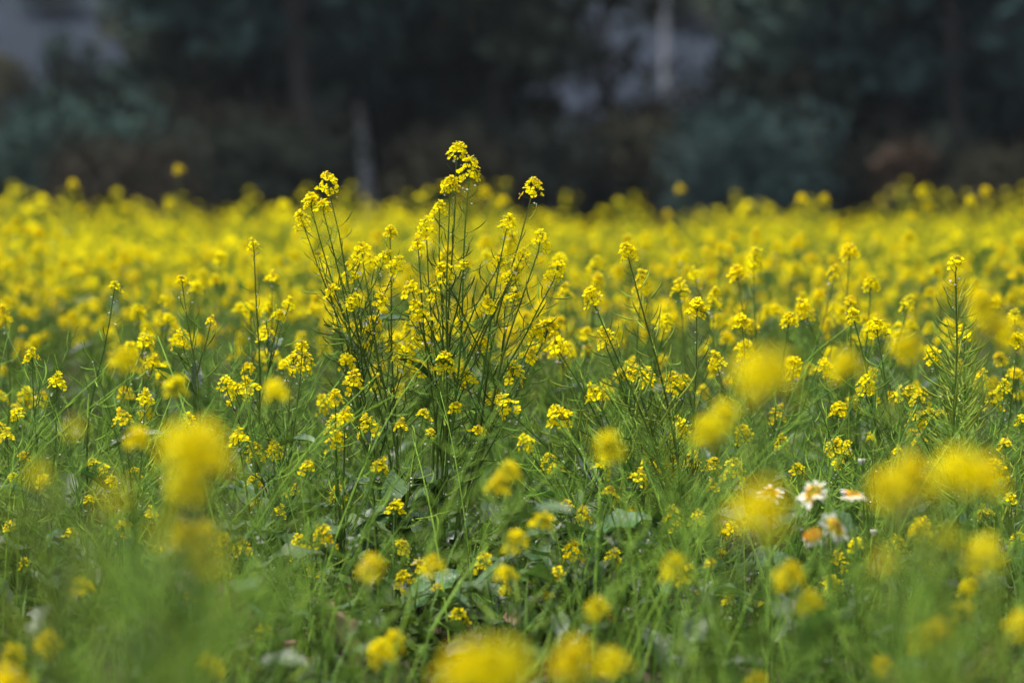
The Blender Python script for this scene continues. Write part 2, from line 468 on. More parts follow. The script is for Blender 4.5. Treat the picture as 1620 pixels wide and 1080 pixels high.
def make_head(n_flor, radius, dome, buds, pale=0, seed=0, squash=1.):
    random.seed(seed)
    H = Head(); H.pl = []; core = Geo()
    for i in range(n_flor):
        f = (i + .5) / n_flor                       # 0 top .. 1 bottom
        a = i * 2.39996 + random.uniform(-.35, .35)
        th = .35 + 1.15 * f * dome + random.uniform(-.16, .16)
        z0 = .026 * squash * (1 - f) + random.uniform(-.002, .002)
        L = radius * (.55 + .5 * f) * random.uniform(.72, 1.15)
        d = np.array([math.sin(th) * math.cos(a), math.sin(th) * math.sin(a), math.cos(th) * .75 + .1])
        e = np.array([0, 0, z0]) + d * L
        tube(core, bez((0, 0, z0 - .004), np.array([0, 0, z0]) + d * L * .5 - np.array([0, 0, .002]), e, 4), .00045, 3, 0, False)
        fd = d * .8 + np.array([0, 0, .45]) + rng.normal(size=3) * .2
        H.pl.append((random.randrange(5), basis(fd, random.uniform(0, 6)), e, random.uniform(.82, 1.12)))
    top = .026 * squash + radius * .28
    tube(core, [(0, 0, -.006), (0, 0, .01), (0, 0, top)], [.0011, .001, .0006], 4, 0)
    for i in range(buds):
        a = i * 2.39996; rr = .0058 * math.sqrt((i + .3) / max(buds, 1))
        p = np.array([math.cos(a) * rr, math.sin(a) * rr, top + .003 - rr * .55])
        ellipsoid(core, basis((p[0] * 60, p[1] * 60, 1)), p, .0015, .0028, 1, 5, 3)
    for i in range(pale):                            # spent, whitish petals hanging under the head
        a = random.uniform(0, 6.3); p = np.array([math.cos(a) * radius * .7, math.sin(a) * radius * .7, -.004 - random.random() * .012])
        V, Q, _ = petal_arr(.0055, .004, random.uniform(-.8, .4), .4, 2)
        core.add(V @ basis((math.cos(a), math.sin(a), random.uniform(-.6, .6))).T + p, Q, None, 2)
        tube(core, [np.array([0, 0, p[2] - .006]), p], .0004, 3, 0, False)
    H.core = core.arrays()
    full = Geo(); full.put(H.core)
    # materials of the full mesh: stem, bud, faded, petal
    for k, R, t, s in H.pl:
        V, Q, T, qm, tm = FLORETS[k]
        mp = np.array([3, 1, 0]); full.put((V, Q, T, mp[qm], mp[tm] if len(tm) else tm), R, t, s)
    H.full = full.arrays()
    H.core_me = to_mesh('flower_head', H.core, [M_STEM, M_BUD, M_WHITE])
    H.full_me = to_mesh('flower_head', H.full, [M_STEM, M_BUD, M_WHITE, M_PETAL])
    return H


HEADS = {
    'full': [make_head(24, .0185, 1.0, 12, 2, 1), make_head(26, .0185, .9, 14, 1, 2), make_head(21, .0195, 1.05, 10, 3, 3)],
    'tall': [make_head(24, .0175, 1.1, 12, 3, 4, 1.6), make_head(19, .0180, 1.15, 10, 4, 5, 1.5)],
    'loose': [make_head(15, .0215, 1.1, 8, 4, 6, 1.3), make_head(13, .0210, 1.0, 9, 3, 7, 1.2), make_head(17, .0215, 1.2, 6, 4, 8, 1.4)],
    'small': [make_head(8, .0135, .9, 9, 2, 9, .7), make_head(6, .0125, .8, 11, 2, 10, .7), make_head(9, .014, 1., 7, 3, 11, .8)],
}
ALLH = [h for k in ('full', 'tall', 'loose', 'small') for h in HEADS[k]]


def pod_arr(L, r, curve, ped, m=1):
    g = Geo()
    a = np.array([0, 0, 0.]); e1 = np.array([ped, 0, ped * .35])
    tube(g, bez(a, (ped * .6, 0, 0), e1, 4), [.0006, .0005, .0005, .0006], 3, 0, False)
    b = e1; c = b + np.array([L * .55, 0, L * (.25 + curve * .2)]); e = b + np.array([L * (.85 - .35 * curve), 0, L * (.45 + .5 * curve)])
    tube(g, bez(b, c, e, 7), np.array([.5, .95, 1, 1, .9, .5, .22]) * r, 4, m)
    return g.arrays()


PODS = [pod_arr(.036, .00105, .55, .016, 0), pod_arr(.044, .0014, .45, .016), pod_arr(.032, .00095, .75, .016, 0), pod_arr(.050, .0017, .5, .016), pod_arr(.022, .0007, .6, .014, 0)]
POD_ME = [to_mesh('seed_pod', A, [M_STEM, M_POD]) for A in PODS]


def leaf_arr(L, W, droop, fold, wave, lobes=0, twist=0., seed=0):
    r = random.Random(seed); n = 9
    V = []
    ph = r.uniform(0, 6)
    for i in range(n):
        t = i / (n - 1)
        w = W * (math.sin(math.pi * min(1, t * .93 + .05)) ** .75) * (1. if t < .97 else .3)
        if lobes: w *= .72 + .28 * math.cos(t * lobes * 6.28) if t < .6 else 1.
        if t < .16: w = max(w * .35, .003)
        x = L * (t - .10 * droop * t * t); z = L * (.42 * t - droop * t * t * .75)
        for k in (-2, -1, 0, 1, 2):
            y = k / 2 * w * .5
            zz = z + abs(k) / 2 * fold * w * .5 + (wave * W * .16 * math.sin(t * 17 + k * 1.3 + ph) if abs(k) == 2 else 0)
            yy = y * math.cos(twist * t) ; zz += y * math.sin(twist * t)
            V.append((x, yy, zz))
    g = Geo(); g.add(np.array(V), gridq(n, 5), None, 0)
    tube(g, np.array([[V[i * 5 + 2][0], 0, V[i * 5 + 2][2] - .0006] for i in range(n)]), np.linspace(.0022, .0006, n) * (L / .2) ** .6, 4, 1)
    return g.arrays()


LEAF_BIG = [leaf_arr(.20, .075, .55, .35, .6, 2, .3, 1), leaf_arr(.24, .09, .75, .3, .7, 3, -.3, 2), leaf_arr(.17, .08, .4, .4, .5, 0, .5, 3), leaf_arr(.15, .06, .9, .2, .8, 2, -.5, 4)]
LEAF_SM = [leaf_arr(.10, .026, .3, .5, .3, 0, .2, 5), leaf_arr(.08, .018, .6, .4, .4, 0, -.4, 6), leaf_arr(.12, .03, .5, .5, .3, 0, .4, 7)]
LEAFB_ME = [to_mesh('leaf', A, [M_LEAFV, M_STEM]) for A in LEAF_BIG]
LEAFS_ME = [to_mesh('leaf', A, [M_LEAF, M_STEM]) for A in LEAF_SM]


def pod_frames(pts, t0, t1, n, rnd, up=.55):
    """places for pods along a stalk: (rotation, point, t)"""
    pts = np.asarray(pts); seg = np.linalg.norm(np.diff(pts, axis=0), axis=1); s = np.concatenate([[0], np.cumsum(seg)]); s /= s[-1]
    res = []; a0 = rnd.uniform(0, 6.3)
    for i in range(n):
        t = t0 + (t1 - t0) * (i + rnd.uniform(.15, .85)) / n
        p = np.array([np.interp(t, s, pts[:, k]) for k in range(3)])
        q = np.array([np.interp(min(1, t + .03), s, pts[:, k]) for k in range(3)]) - p
        if np.linalg.norm(q) < 1e-9: q = pts[-1] - pts[-2]
        q /= np.linalg.norm(q)
        a = a0 + i * 2.39996
        B = basis(q, a)
        # pod template runs along +x and climbs along +z
        res.append((B, p, t))
    return res


def stalk_curve(a, b, bow, rnd, n=12):
    a = np.asarray(a, float); b = np.asarray(b, float); L = np.linalg.norm(b - a)
    mid = (a + b) / 2; side = np.array([b[0] - a[0], b[1] - a[1], 0])
    m = mid - side * bow + np.array([rnd.uniform(-.02, .02), rnd.uniform(-.02, .02), 0]) * L
    p = bez(a, m, b, n)
    t = np.linspace(0, 1, n)
    w = rnd.uniform(0, 6); amp = rnd.uniform(.005, .014) * L
    p[:, 0] += amp * np.sin(t * 9 + w) * np.sin(math.pi * t); p[:, 1] += amp * np.cos(t * 8 + w) * np.sin(math.pi * t)
    return p


def layout_plant(base, heads, rnd, n_main=None):
    """curves from the base (or from a fork on an earlier curve) up to every head point"""
    hs = sorted(range(len(heads)), key=lambda i: -heads[i][2])
    n_main = n_main or max(1, (len(heads) + 1) // 2)
    curves = {}
    for rank, i in enumerate(hs):
        h = np.asarray(heads[i], float)
        if rank < n_main:
            b = np.asarray(base) + np.array([rnd.uniform(-.015, .015), rnd.uniform(-.015, .015), -.02])
            curves[i] = (stalk_curve(b, h, .16, rnd), .0032)
        else:
            best = None
            for j, (c, _) in curves.items():
                for k in range(2, len(c) - 2):
                    dz = h[2] - c[k][2]; dx = math.hypot(h[0] - c[k][0], h[1] - c[k][1])
                    if dz < .05: continue
                    cost = abs(dx / dz - .5) + .6 * dx + .5 * abs(dz - .22)
                    if best is None or cost < best[0]: best = (cost, j, k)
            if best is None:
                b = np.asarray(base) + np.array([0, 0, -.02]); curves[i] = (stalk_curve(b, h, .2, rnd), .0026)
            else:
                b = curves[best[1]][0][best[2]]
                curves[i] = (stalk_curve(b, h, -.12 * rnd.random() + .12, rnd, 9), .0018)
    return curves


HEADPICK = {'full': 'full', 'tall': 'tall', 'loose': 'loose', 'small': 'small'}


def plant(label, base, heads, cat='mustard plant', group=None, split=False, pods=12, pod_kind=(0, 1, 2), pod_scale=1., n_main=None, leaves=3, big=2, seed=0, pod_lo=.45, thick=1., leaf_z=(.02, .2), whites=.2):
    """heads: list of (point, kind, scale). split: every floret and pod is an object of its own"""
    rnd = random.Random(seed)
    base = Vector(base)
    o = empty('mustard_plant', label, cat, base, group)
    loc = [np.array(Vector(h[0]) - base) for h in heads]
    cur = layout_plant((0, 0, 0), loc, rnd, n_main)
    gs = Geo(); gp = Geo()
    for i, (c, r) in cur.items():
        rad = np.linspace(r, .0011, len(c)) * thick
        if split:
            g1 = Geo(); tube(g1, c, rad, 6, 0)
            st = new_obj('stalk', g1.mesh('stalk', [M_STEM]), o)
        else:
            tube(gs, c, rad, 5, 0)
        L = np.linalg.norm(c[-1] - c[0])
        n = max(3, int((2.5 if split else 1.8) * pods * rnd.uniform(.75, 1.25) * min(1.3, L / .35))); ip = 0
        lo = max(pod_lo, 1 - .42 / L) if L > .2 else .35
        for B, p, t in pod_frames(c, lo, .975, n, rnd):
            f = (1 - t) / (1 - lo)
            k = 4 if f < .12 else rnd.choice(pod_kind)
            s = pod_scale * rnd.uniform(.7, 1.15) * (.65 + .45 * min(1, f * 2))
            tilt = rnd.uniform(-.35, .3)
            ca, sa = math.cos(tilt), math.sin(tilt)
            Bt = B @ np.array([[ca, 0, sa], [0, 1, 0], [-sa, 0, ca]])
            ip += 1
            if split and ip % 5 < 2:
                new_obj('seed_pod', POD_ME[k], st, mw=mtx(Bt, p, s))
            else:
                gp.put(PODS[k], Bt, p, s)
            if rnd.random() < whites * (1.2 - f):
                e = p + (Bt @ np.array([.014, 0, .006])) * s
                V, Q, _ = petal_arr(.0048, .0034, rnd.uniform(-.6, .6), .4, 2)
                (gp if not split else gs).add(V @ basis(rng.normal(size=3)).T + e, Q, None, 2)
        # head at the tip
        kind, hs = heads[i][1], heads[i][2]
        H = rnd.choice(HEADS[kind])
        tg = c[-1] - c[-2]; tg = tg / np.linalg.norm(tg) + np.array([rnd.uniform(-.2, .2), rnd.uniform(-.2, .2), .5])
        R = basis(tg, rnd.uniform(0, 6.3))
        if split and hs > 0:
            ho = new_obj('flower_head', H.core_me, o, mw=mtx(R, c[-1], hs))
            for k, R2, t2, s2 in H.pl:
                new_obj('floret', FLORET_ME[k], ho, mw=mtx(R2, t2, s2))
        else:
            new_obj('flower_head', H.full_me, o, mw=mtx(R, c[-1], hs))
    if not split: new_obj('stem', gs.mesh('stem', [M_STEM]), o)
    if split and gs.n: new_obj('spent_petals', gs.mesh('spent_petals', [M_STEM, M_POD, M_WHITE]), o, kind='stuff')
    if gp.n: new_obj('seed_pods', gp.mesh('seed_pods', [M_STEM, M_POD, M_WHITE]), o, kind='stuff')
    cl = list(cur.values())
    for k in range(leaves):
        c, _ = cl[rnd.randrange(len(cl))]
        j = rnd.randint(1, max(1, int(len(c) * .33)))
        R = Matrix.Rotation(rnd.uniform(0, 6.3), 3, 'Z') @ Matrix.Rotation(-rnd.uniform(.1, .7), 3, 'Y')
        new_obj('leaf', rnd.choice(LEAFS_ME), o, mw=mtx(np.array(R), c[j], rnd.uniform(.7, 1.3)))
    for k in range(big):
        R = Matrix.Rotation(k * 2.4 + rnd.uniform(-.5, .5), 3, 'Z') @ Matrix.Rotation(-rnd.uniform(-.1, .55), 3, 'Y')
        new_obj('leaf', rnd.choice(LEAFB_ME), o, mw=mtx(np.array(R), (rnd.uniform(-.02, .02), rnd.uniform(-.02, .02), rnd.uniform(*leaf_z)), rnd.uniform(.55, 1.0) ))
    return o


# ---------------------------------------------------- hand-placed plants in the plane of focus
G_SHARP = 'mustard plants in the sharp middle of the field'
def hero(label, d, bx, heads, **kw):
    rnd = random.Random(int(bx * 7 + d * 100))
    hh = []
    for h in heads:
        x, y = h[0], h[1]; kind = h[2] if len(h) > 2 else rnd.choice(('full', 'loose', 'tall', 'full')); sc = h[3] if len(h) > 3 else rnd.uniform(.85, 1.05)
        dd = d + rnd.uniform(-.09, .09)
        p = P(x, y, dd); p.z -= .018 * sc
        hh.append((p, kind, sc))
    b = P(bx, 900, d); b.z = 0
    return plant(label, b, hh, group=G_SHARP, seed=int(bx * 3 + d * 10), **kw)


hero('tallest mustard plant, straight dark stalks fanning up to the highest yellow heads', 4.70, 695,
     [(722, 238, 'full', .9), (742, 272, 'loose', 1.05), (712, 291, 'full', .85), (840, 300, 'loose', .95), (706, 430, 'full', 1.), (852, 382, 'loose', .95), (800, 356, 'loose', .9),
      (757, 545, 'full', .95), (675, 362, 'loose', 1.), (695, 335, 'loose', .9), (672, 517, 'loose', 1.3), (862, 520, 'full', 1.25), (842, 525, 'full', .9), (806, 438, 'loose', .95), (812, 464, 'small', 1.1), (808, 592, 'loose', 1.1), (703, 576, 'loose', .95), (875, 432, 'loose', .9),
      (690, 462, 'loose', 1.), (655, 452, 'small', 1.2), (662, 492, 'loose', .9), (733, 415, 'small', 1.), (786, 410, 'small', 1.1), (818, 410, 'loose', .9), (770, 480, 'small', 1.1), (740, 600, 'loose', .9), (780, 625, 'small', 1.2), (832, 560, 'small', 1.1), (662, 385, 'small', 1.), (720, 640, 'small', 1.)],
     split=True, pods=7, pod_scale=1.15, pod_kind=(0, 0, 1, 2), n_main=9, leaves=8, big=9, leaf_z=(.03, .24), thick=1.15, pod_lo=.4)
hero('bushy mustard plant whose stalks lean left beside the tallest one', 4.80, 640,
     [(522, 295, 'loose', 1.), (512, 322, 'small', 1.), (493, 318, 'full', .85), (483, 352, 'loose', .9), (617, 367, 'full', .7), (575, 405, 'loose', 1.05), (602, 412, 'loose', 1.), (585, 523, 'loose', 1.15), (549, 570, 'full', .8), (640, 560, 'loose', 1.), (660, 578, 'small', 1.2), (508, 402, 'small', 1.), (560, 432, 'loose', 1.), (622, 420, 'loose', .9), (600, 470, 'small', 1.1), (560, 480, 'loose', .9), (618, 545, 'small', 1.1), (530, 455, 'small', 1.1)],
     split=True, pods=7, pod_scale=1.15, pod_kind=(0, 0, 1, 2), n_main=7, leaves=6, big=5, thick=1.05, pod_lo=.4)
hero('short mustard plant with small loose heads low in the central clump', 4.6, 612,
     [(560, 604, 'loose', 1.), (587, 675, 'loose', 1.05), (634, 670, 'small', .9), (678, 683, 'small', .9), (668, 652, 'small', 1.), (749, 677, 'small', 1.), (760, 681, 'small', .8)], pods=9, big=4, leaves=5)
hero('sprawling mustard plant leaning left with long pale green pods along its arching branches', 4.55, 1110,
     [(995, 398, 'full', .9), (940, 468, 'full', .9), (886, 541, 'small', 1.2), (811, 642, 'loose', 1.), (889, 657, 'full', 1.15), (960, 536, 'loose', 1.), (947, 617, 'small', 1.2), (1006, 590, 'full', .9), (1030, 598, 'loose', .9)],
     split=True, pods=20, pod_kind=(1, 3, 3, 0), pod_scale=1.1, n_main=6, leaves=4, big=4, thick=1.2, pod_lo=.3)
hero('mustard plant with one upright dark stalk topped by a round yellow head', 4.72, 1078,
     [(1102, 487, 'full', 1.0), (1069, 608, 'loose', 1.), (1078, 682, 'tall', .95), (1093, 726, 'full', .95), (1064, 737, 'loose', .9), (1027, 729, 'full', .75), (1125, 735, 'full', .85)],
     split=True, pods=13, pod_kind=(0, 2), n_main=2, leaves=3, big=3)
hero('mustard plant with four round heads at even height beside a large blurred bloom', 5.0, 1195,
     [(1175, 510, 'full', .95), (1247, 507, 'full', .85), (1136, 571, 'loose', .9), (1255, 577, 'full', .85), (1178, 684, 'full', .95), (1228, 657, 'loose', 1.05), (1232, 700, 'loose', .8)], split=True, pods=11, leaves=3, big=3, n_main=4)
hero('mustard plant with twin close heads on a dark stalk curving down to the right', 4.8, 1432,
     [(1352, 499, 'full', .75), (1389, 518, 'full', 1.05), (1371, 614, 'loose', 1.), (1439, 614, 'small', 1.1), (1451, 630, 'loose', .9), (1424, 620, 'small', 1.)], split=True, pods=12, n_main=2, leaves=4, big=3, thick=1.15)
hero('upright mustard spike crowded with thick green pods under a small fading head', 4.6, 1532,
     [(1512, 412, 'small', 1.25), (1526, 525, 'small', 1.)], split=True, pods=38, pod_kind=(1, 3, 3), pod_scale=1.15, n_main=2, pod_lo=.42, thick=1.3, leaves=3, big=3)
hero('mustard plant with a diagonal bare stalk rising above the white daisies', 4.75, 1235,
     [(1324, 650, 'full', .95), (1264, 744, 'full', .8), (1316, 712, 'loose', .9), (1336, 717, 'full', .7), (1322, 730, 'small', 1.)], pods=13, pod_kind=(1, 3), n_main=2)
hero('branching mustard plant right of the pod-crowded spike, many small heads', 4.85, 1560,
     [(1476, 658, 'loose', .8), (1491, 651, 'small', .9), (1454, 667, 'loose', .9), (1453, 691, 'loose', .95), (1573, 638, 'loose', .9), (1588, 617, 'loose', .9), (1608, 540, 'full', .9), (1478, 563, 'full', .9), (1555, 600, 'loose', .9)], pods=13, leaves=4, n_main=4)
hero('thin mustard plant with few tiny heads and long spread pods, left of centre', 4.85, 345,
     [(289, 441, 'small', 1.), (290, 538, 'loose', .85), (333, 505, 'small', .7)], pods=11, pod_kind=(1, 3, 0), pod_scale=1.2, pod_lo=.25, leaves=3, n_main=1, whites=.6)
hero('wispy mustard plant with a tiny fading head leaning over long pods', 4.95, 128,
     [(180, 450, 'small', 1.), (226, 537, 'small', 1.2), (240, 571, 'small', 1.1)], pods=10, pod_kind=(1, 3, 0), pod_scale=1.1, leaves=3, n_main=1, pod_lo=.3, whites=.6)
hero('slender mustard plant rising above its neighbours left of the bushy leaning one', 5.0, 412,
     [(402, 385, 'small', .9), (440, 499, 'full', .7), (424, 527, 'small', 1.2), (394, 582, 'full', .65), (455, 478, 'small', .9)], split=False, pods=10, leaves=3, n_main=1)
hero('mustard plant with a wide cluster of joined heads left of the bushy leaning one', 4.65, 440,
     [(360, 610, 'loose', .75), (376, 622, 'loose', .9), (398, 606, 'small', 1.2), (462, 580, 'loose', 1.), (478, 574, 'loose', 1.), (478, 545, 'small', 1.1)], split=True, pods=10, n_main=3, leaves=3)
hero('dark-stalked forking mustard plant with flat-topped little heads', 4.6, 425,
     [(378, 688, 'small', 1.1), (404, 716, 'loose', .8), (433, 716, 'loose', .8), (403, 757, 'small', 1.), (462, 776, 'small', 1.1), (485, 734, 'small', 1.), (440, 806, 'small', .9), (404, 793, 'small', .9)], split=True, pods=4, n_main=3, leaves=4, big=5, thick=1.3)
hero('pale mustard plant with three small heads at the far left', 4.75, 62,
     [(51, 563, 'loose', .75), (90, 600, 'small', 1.2), (28, 651, 'small', 1.), (4, 680, 'loose', .7)], pods=10, pod_kind=(1, 0), leaves=3)
hero('low wispy mustard plant under the dark round bloom at left', 4.55, 215,
     [(197, 657, 'small', 1.1), (169, 738, 'small', .9), (150, 728, 'small', .8), (215, 744, 'small', 1.), (297, 669, 'loose', .8), (229, 625, 'small', 1.)], pods=10, pod_kind=(1, 0), leaves=5, big=3)
hero('knee-low mustard plant with scattered single flowers, bottom left', 4.4, 80,
     [(21, 753, 'small', .9), (17, 829, 'small', .8), (111, 839, 'small', .9), (43, 887, 'small', .9)], pods=7, leaves=5, big=5)
hero('small mustard plant with one neat head beside the withered curled leaf', 4.3, 385,
     [(358, 914, 'full', .85), (384, 861, 'small', 1.1)], pods=4, leaves=4, big=5, split=True)
hero('leafy mustard plant with heads in a loose column left of the central clump', 4.5, 545,
     [(531, 628, 'full', .75), (529, 676, 'loose', .9), (532, 696, 'loose', .8), (534, 784, 'loose', .8), (514, 831, 'small', 1.), (596, 734, 'small', 1.1), (545, 655, 'small', 1.)], split=True, pods=6, n_main=3, leaves=5, big=4, thick=1.2)
hero('single thin stalk with half-open head in front of the central clump', 4.35, 634,
     [(627, 798, 'small', 1.1), (635, 862, 'small', 1.1)], pods=9, pod_kind=(2, 4), leaves=2, big=2)
hero('mustard plant with three low heads on an arching stalk right of the central clump', 4.5, 985,
     [(835, 697, 'full', .75), (875, 734, 'loose', .85), (948, 738, 'loose', .85), (1008, 750, 'small', 1.)], pods=14, pod_kind=(1, 3), n_main=2, leaves=4, big=5)
hero('low mustard plant with blossoms just above the broad basal leaves', 4.35, 925,
     [(898, 797, 'small', 1.1), (921, 818, 'loose', .75), (963, 775, 'small', 1.), (853, 914, 'small', .9), (966, 882, 'loose', .7)], pods=6, leaves=4, big=6)
hero('mustard plant with paired heads beneath the sprawling pod-laden one', 4.4, 1075,
     [(1064, 822, 'loose', .95), (1104, 823, 'loose', .75), (1010, 882, 'small', .9), (1007, 935, 'small', .9), (1155, 832, 'small', 1.)], pods=12, pod_kind=(1, 3), leaves=5, big=5, split=True)
hero('weak mustard plant with two little heads low among weeds at right', 4.35, 1225,
     [(1213, 951, 'small', .9), (1224, 958, 'small', .8), (1145, 872, 'small', .8)], pods=10, pod_kind=(1,), leaves=4, big=4)
hero('short mustard plant with a compact head above the drooping broad leaf', 4.1, 735,
     [(729, 973, 'full', .8)], pods=5, leaves=2, big=3)
hero('short mustard plant with a globe-like head above the withered brown leaf', 3.9, 415,
     [(420, 998, 'full', .75)], pods=5, leaves=2, big=3)
hero('mustard plant with a thin tall green spike of pods at the far right', 4.7, 1600,
     [(1616, 662, 'small', 1.), (1590, 700, 'small', 1.)], pods=22, pod_kind=(1, 3), leaves=3, n_main=2)
hero('pod-bearing mustard plant, mostly finished flowering, above the white daisies', 4.5, 1400,
     [(1378, 690, 'small', .6), (1342, 700, 'small', .6), (1420, 710, 'small', .6)], pods=22, pod_kind=(1, 3), leaves=4, n_main=2)

G_LOW = 'low mustard plants among the weeds'
for lb, d, bx, hs in [
    ('low mustard plant with three tiny heads at the left edge below the pale three-headed plant', 4.5, 30, [(12, 700), (40, 735), (66, 770)]),
    ('low mustard plant with three tiny heads between the wispy plants at lower left', 4.35, 150, [(140, 800), (176, 770), (190, 850)]),
    ('low mustard plant with two tiny heads behind the milky green veil', 4.4, 260, [(250, 880), (330, 860), (240, 820)]),
    ('low mustard plant with small heads left of the globe-like head', 4.2, 330, [(318, 930), (352, 870), (300, 955)]),
    ('low mustard plant with small heads left of the squarish blurred bloom', 4.3, 500, [(478, 880), (512, 862), (496, 915)]),
    ('low mustard plant with three tiny heads under the single thin stalk', 4.25, 650, [(640, 930), (664, 905), (690, 940)]),
    ('low mustard plant with two tiny heads beside the drooping broad leaf', 4.2, 790, [(770, 905), (800, 945)]),
    ('low mustard plant with small heads right of the drooping broad leaf', 4.25, 890, [(882, 915), (905, 890), (868, 950)]),
    ('low mustard plant with four small heads under the sprawling podded branches', 4.6, 1010, [(985, 800), (1020, 780), (1048, 760), (1000, 830)]),
    ('low mustard plant with small heads under the paired heads', 4.2, 1110, [(1090, 930), (1124, 900), (1150, 960)]),
    ('low mustard plant with four small heads left of the translucent haze by the daisies', 4.6, 1160, [(1130, 780), (1158, 760), (1172, 830), (1148, 850)]),
    ('low mustard plant with small heads right below the sideways daisy', 4.3, 1340, [(1328, 900), (1352, 870), (1318, 940)]),
    ('low mustard plant with three tiny heads under the double yellow blur', 4.4, 1440, [(1420, 880), (1456, 850), (1470, 905)]),
    ('low mustard plant with small heads at the right edge under the pod spikes', 4.5, 1590, [(1575, 760), (1600, 800), (1560, 820), (1608, 870)]),
]:
    rnd = random.Random(bx)
    b = P(bx, 900, d); b.z = 0
    plant(lb, b, [(P(x, y, d + rnd.uniform(-.1, .1)), rnd.choice(('small', 'small', 'loose')), rnd.uniform(.75, 1.)) for x, y in hs], group=G_LOW, seed=bx, pods=8, pod_kind=(1, 0, 3), leaves=3, big=2, n_main=2)

# ---------------------------------------------------- plants between the camera and the plane of focus
G_NEAR = 'blurred mustard plants close to the camera'
NEAR = [
    ('very near mustard plant, its heads melting into one big glowing yellow blur', 300, [(290, 705, 2.0), (328, 692, 2.05), (322, 722, 2.0), (300, 768, 2.3)], 26, 4),
    ('blurred mustard plant with a single dark-centred round bloom left of the central clump', 435, [(437, 613, 3.1)], 8, 2),
    ('blurred mustard plant with two orange-yellow blooms, upper left', 240, [(275, 606, 3.5), (195, 562, 3.15)], 9, 2),
    ('blurred mustard plant with a single flat bloom, lower left of the twin blooms', 215, [(215, 686, 2.95)], 8, 2),
    ('blurred mustard plant with one soft ball of yellow before the sprawling podded plant', 975, [(966, 698, 2.75)], 8, 2),
    ('blurred mustard plant with a hooked bloom right of the upright dark stalk', 1130, [(1142, 650, 2.6), (1118, 672, 2.65)], 8, 2),
    ('near mustard plant, a dim wide yellow haze above the right of centre', 1230, [(1190, 580, 1.9), (1218, 588, 1.95)], 10, 2),
    ('blurred mustard plant with two arching blooms between the round heads and the podded spike', 1390, [(1340, 570, 2.45), (1432, 540, 2.5)], 10, 3),
    ('blurred mustard plant with two stacked blooms at the right edge', 1590, [(1556, 474, 2.55), (1578, 516, 2.55)], 12, 3),
    ('very near mustard plant with a broad double yellow blur beside the daisies', 1480, [(1412, 765, 2.15), (1448, 745, 2.1), (1518, 742, 2.0), (1552, 748, 2.0)], 24, 4),
    ('very near mustard plant, translucent yellow haze left of the daisies', 1210, [(1200, 800, 1.7)], 12, 3),
    ('blurred mustard plant with a squarish bloom, bottom left of centre', 590, [(585, 890, 2.95)], 8, 3),
    ('blurred mustard plant with one small oval bloom below the central clump', 685, [(683, 889, 3.35)], 5, 2),
    ('blurred mustard plant with two stepped blooms at the right foot of the central clump', 815, [(808, 738, 3.3), (790, 762, 3.3)], 8, 2),
    ('blurred mustard plant with small separate blooms below the stepped ones', 835, [(803, 900, 3.5), (857, 815, 3.55), (815, 848, 3.5)], 6, 2),
    ('blurred mustard plant with one round bloom between bottom yellow blurs and broad leaves', 950, [(947, 955, 3.0)], 8, 2),
    ('blurred mustard plant with a wide flat bloom near a drooping thin stalk', 1072, [(1068, 890, 2.9)], 8, 2),
    ('blurred mustard plant with a flat bloom over a globe-like one, below the daisies', 1265, [(1250, 904, 2.9), (1278, 946, 2.9)], 10, 2),
    ('blurred mustard plant with a tall uneven bloom by the withered pinkish leaf', 608, [(600, 1022, 3.2), (622, 1008, 3.4)], 5, 2),
    ('very near mustard plant forming the widest yellow blur at the bottom edge', 780, [(738, 1062, 1.75), (800, 1052, 1.7), (770, 1045, 1.7)], 16, 3),
    ('near mustard plant with two yellow blurs at the bottom right of centre', 945, [(915, 1034, 2.1), (972, 1040, 2.5)], 12, 3),
    ('blurred mustard plant with a rising pair of blooms, bottom right', 1495, [(1483, 992, 2.7), (1520, 956, 3.3), (1465, 1000, 2.7)], 12, 3),
    ('blurred mustard plant with one plain bloom touching the bottom edge region at right', 1405, [(1398, 1046, 3.1)], 8, 2),
    ('blurred mustard plant with two blooms, lower one wider, bottom left', 100, [(80, 1006, 3.2), (130, 922, 3.5)], 8, 3),
    ('blurred mustard plant with one soft bloom at the bottom left of the brown leaf', 330, [(331, 1046, 3.15)], 8, 3),
    ('very near mustard plant crowding the bottom left corner with yellow', 20, [(15, 1072, 2.3), (20, 1022, 3.2)], 14, 3),
    ('near mustard plant with a flat faded bloom above its milky green stalks', 280, [(290, 840, 2.7), (318, 836, 2.75)], 22, 5),
    ('blurred mustard plant with one bloom cut by the bottom edge', 1205, [(1200, 1075, 3.1)], 8, 2),
    ('near mustard plant, dim bloom inside green haze at the right', 1545, [(1556, 870, 2.3)], 20, 3),
    ('blurred mustard plant with two little blooms at the right, below the double blur', 1500, [(1458, 833, 3.6), (1531, 921, 3.5)], 12, 2),
    ('near mustard plant with green haze and a bloom cut by the right edge', 1610, [(1618, 985, 2.6)], 20, 3),
]
for i, (lb, bx, hs, pods, lv) in enumerate(NEAR):
    d0 = sum(h[2] for h in hs) / len(hs)
    b = P(bx, 1000, d0); b.z = 0
    rnd = random.Random(900 + i)
    hh = []
    for x, y, d in hs:
        p = P(x, y, d); p.z -= .02
        hh.append((p, 'full', rnd.uniform(.74, .86) if d > 2.35 else rnd.uniform(.85, 1.0)))
    plant(lb, b, hh, group=G_NEAR, seed=500 + i, pods=pods, pod_kind=(0, 1, 3), leaves=lv if d0 > 2.8 else 0, big=0, thick=1.1, pod_lo=.2)

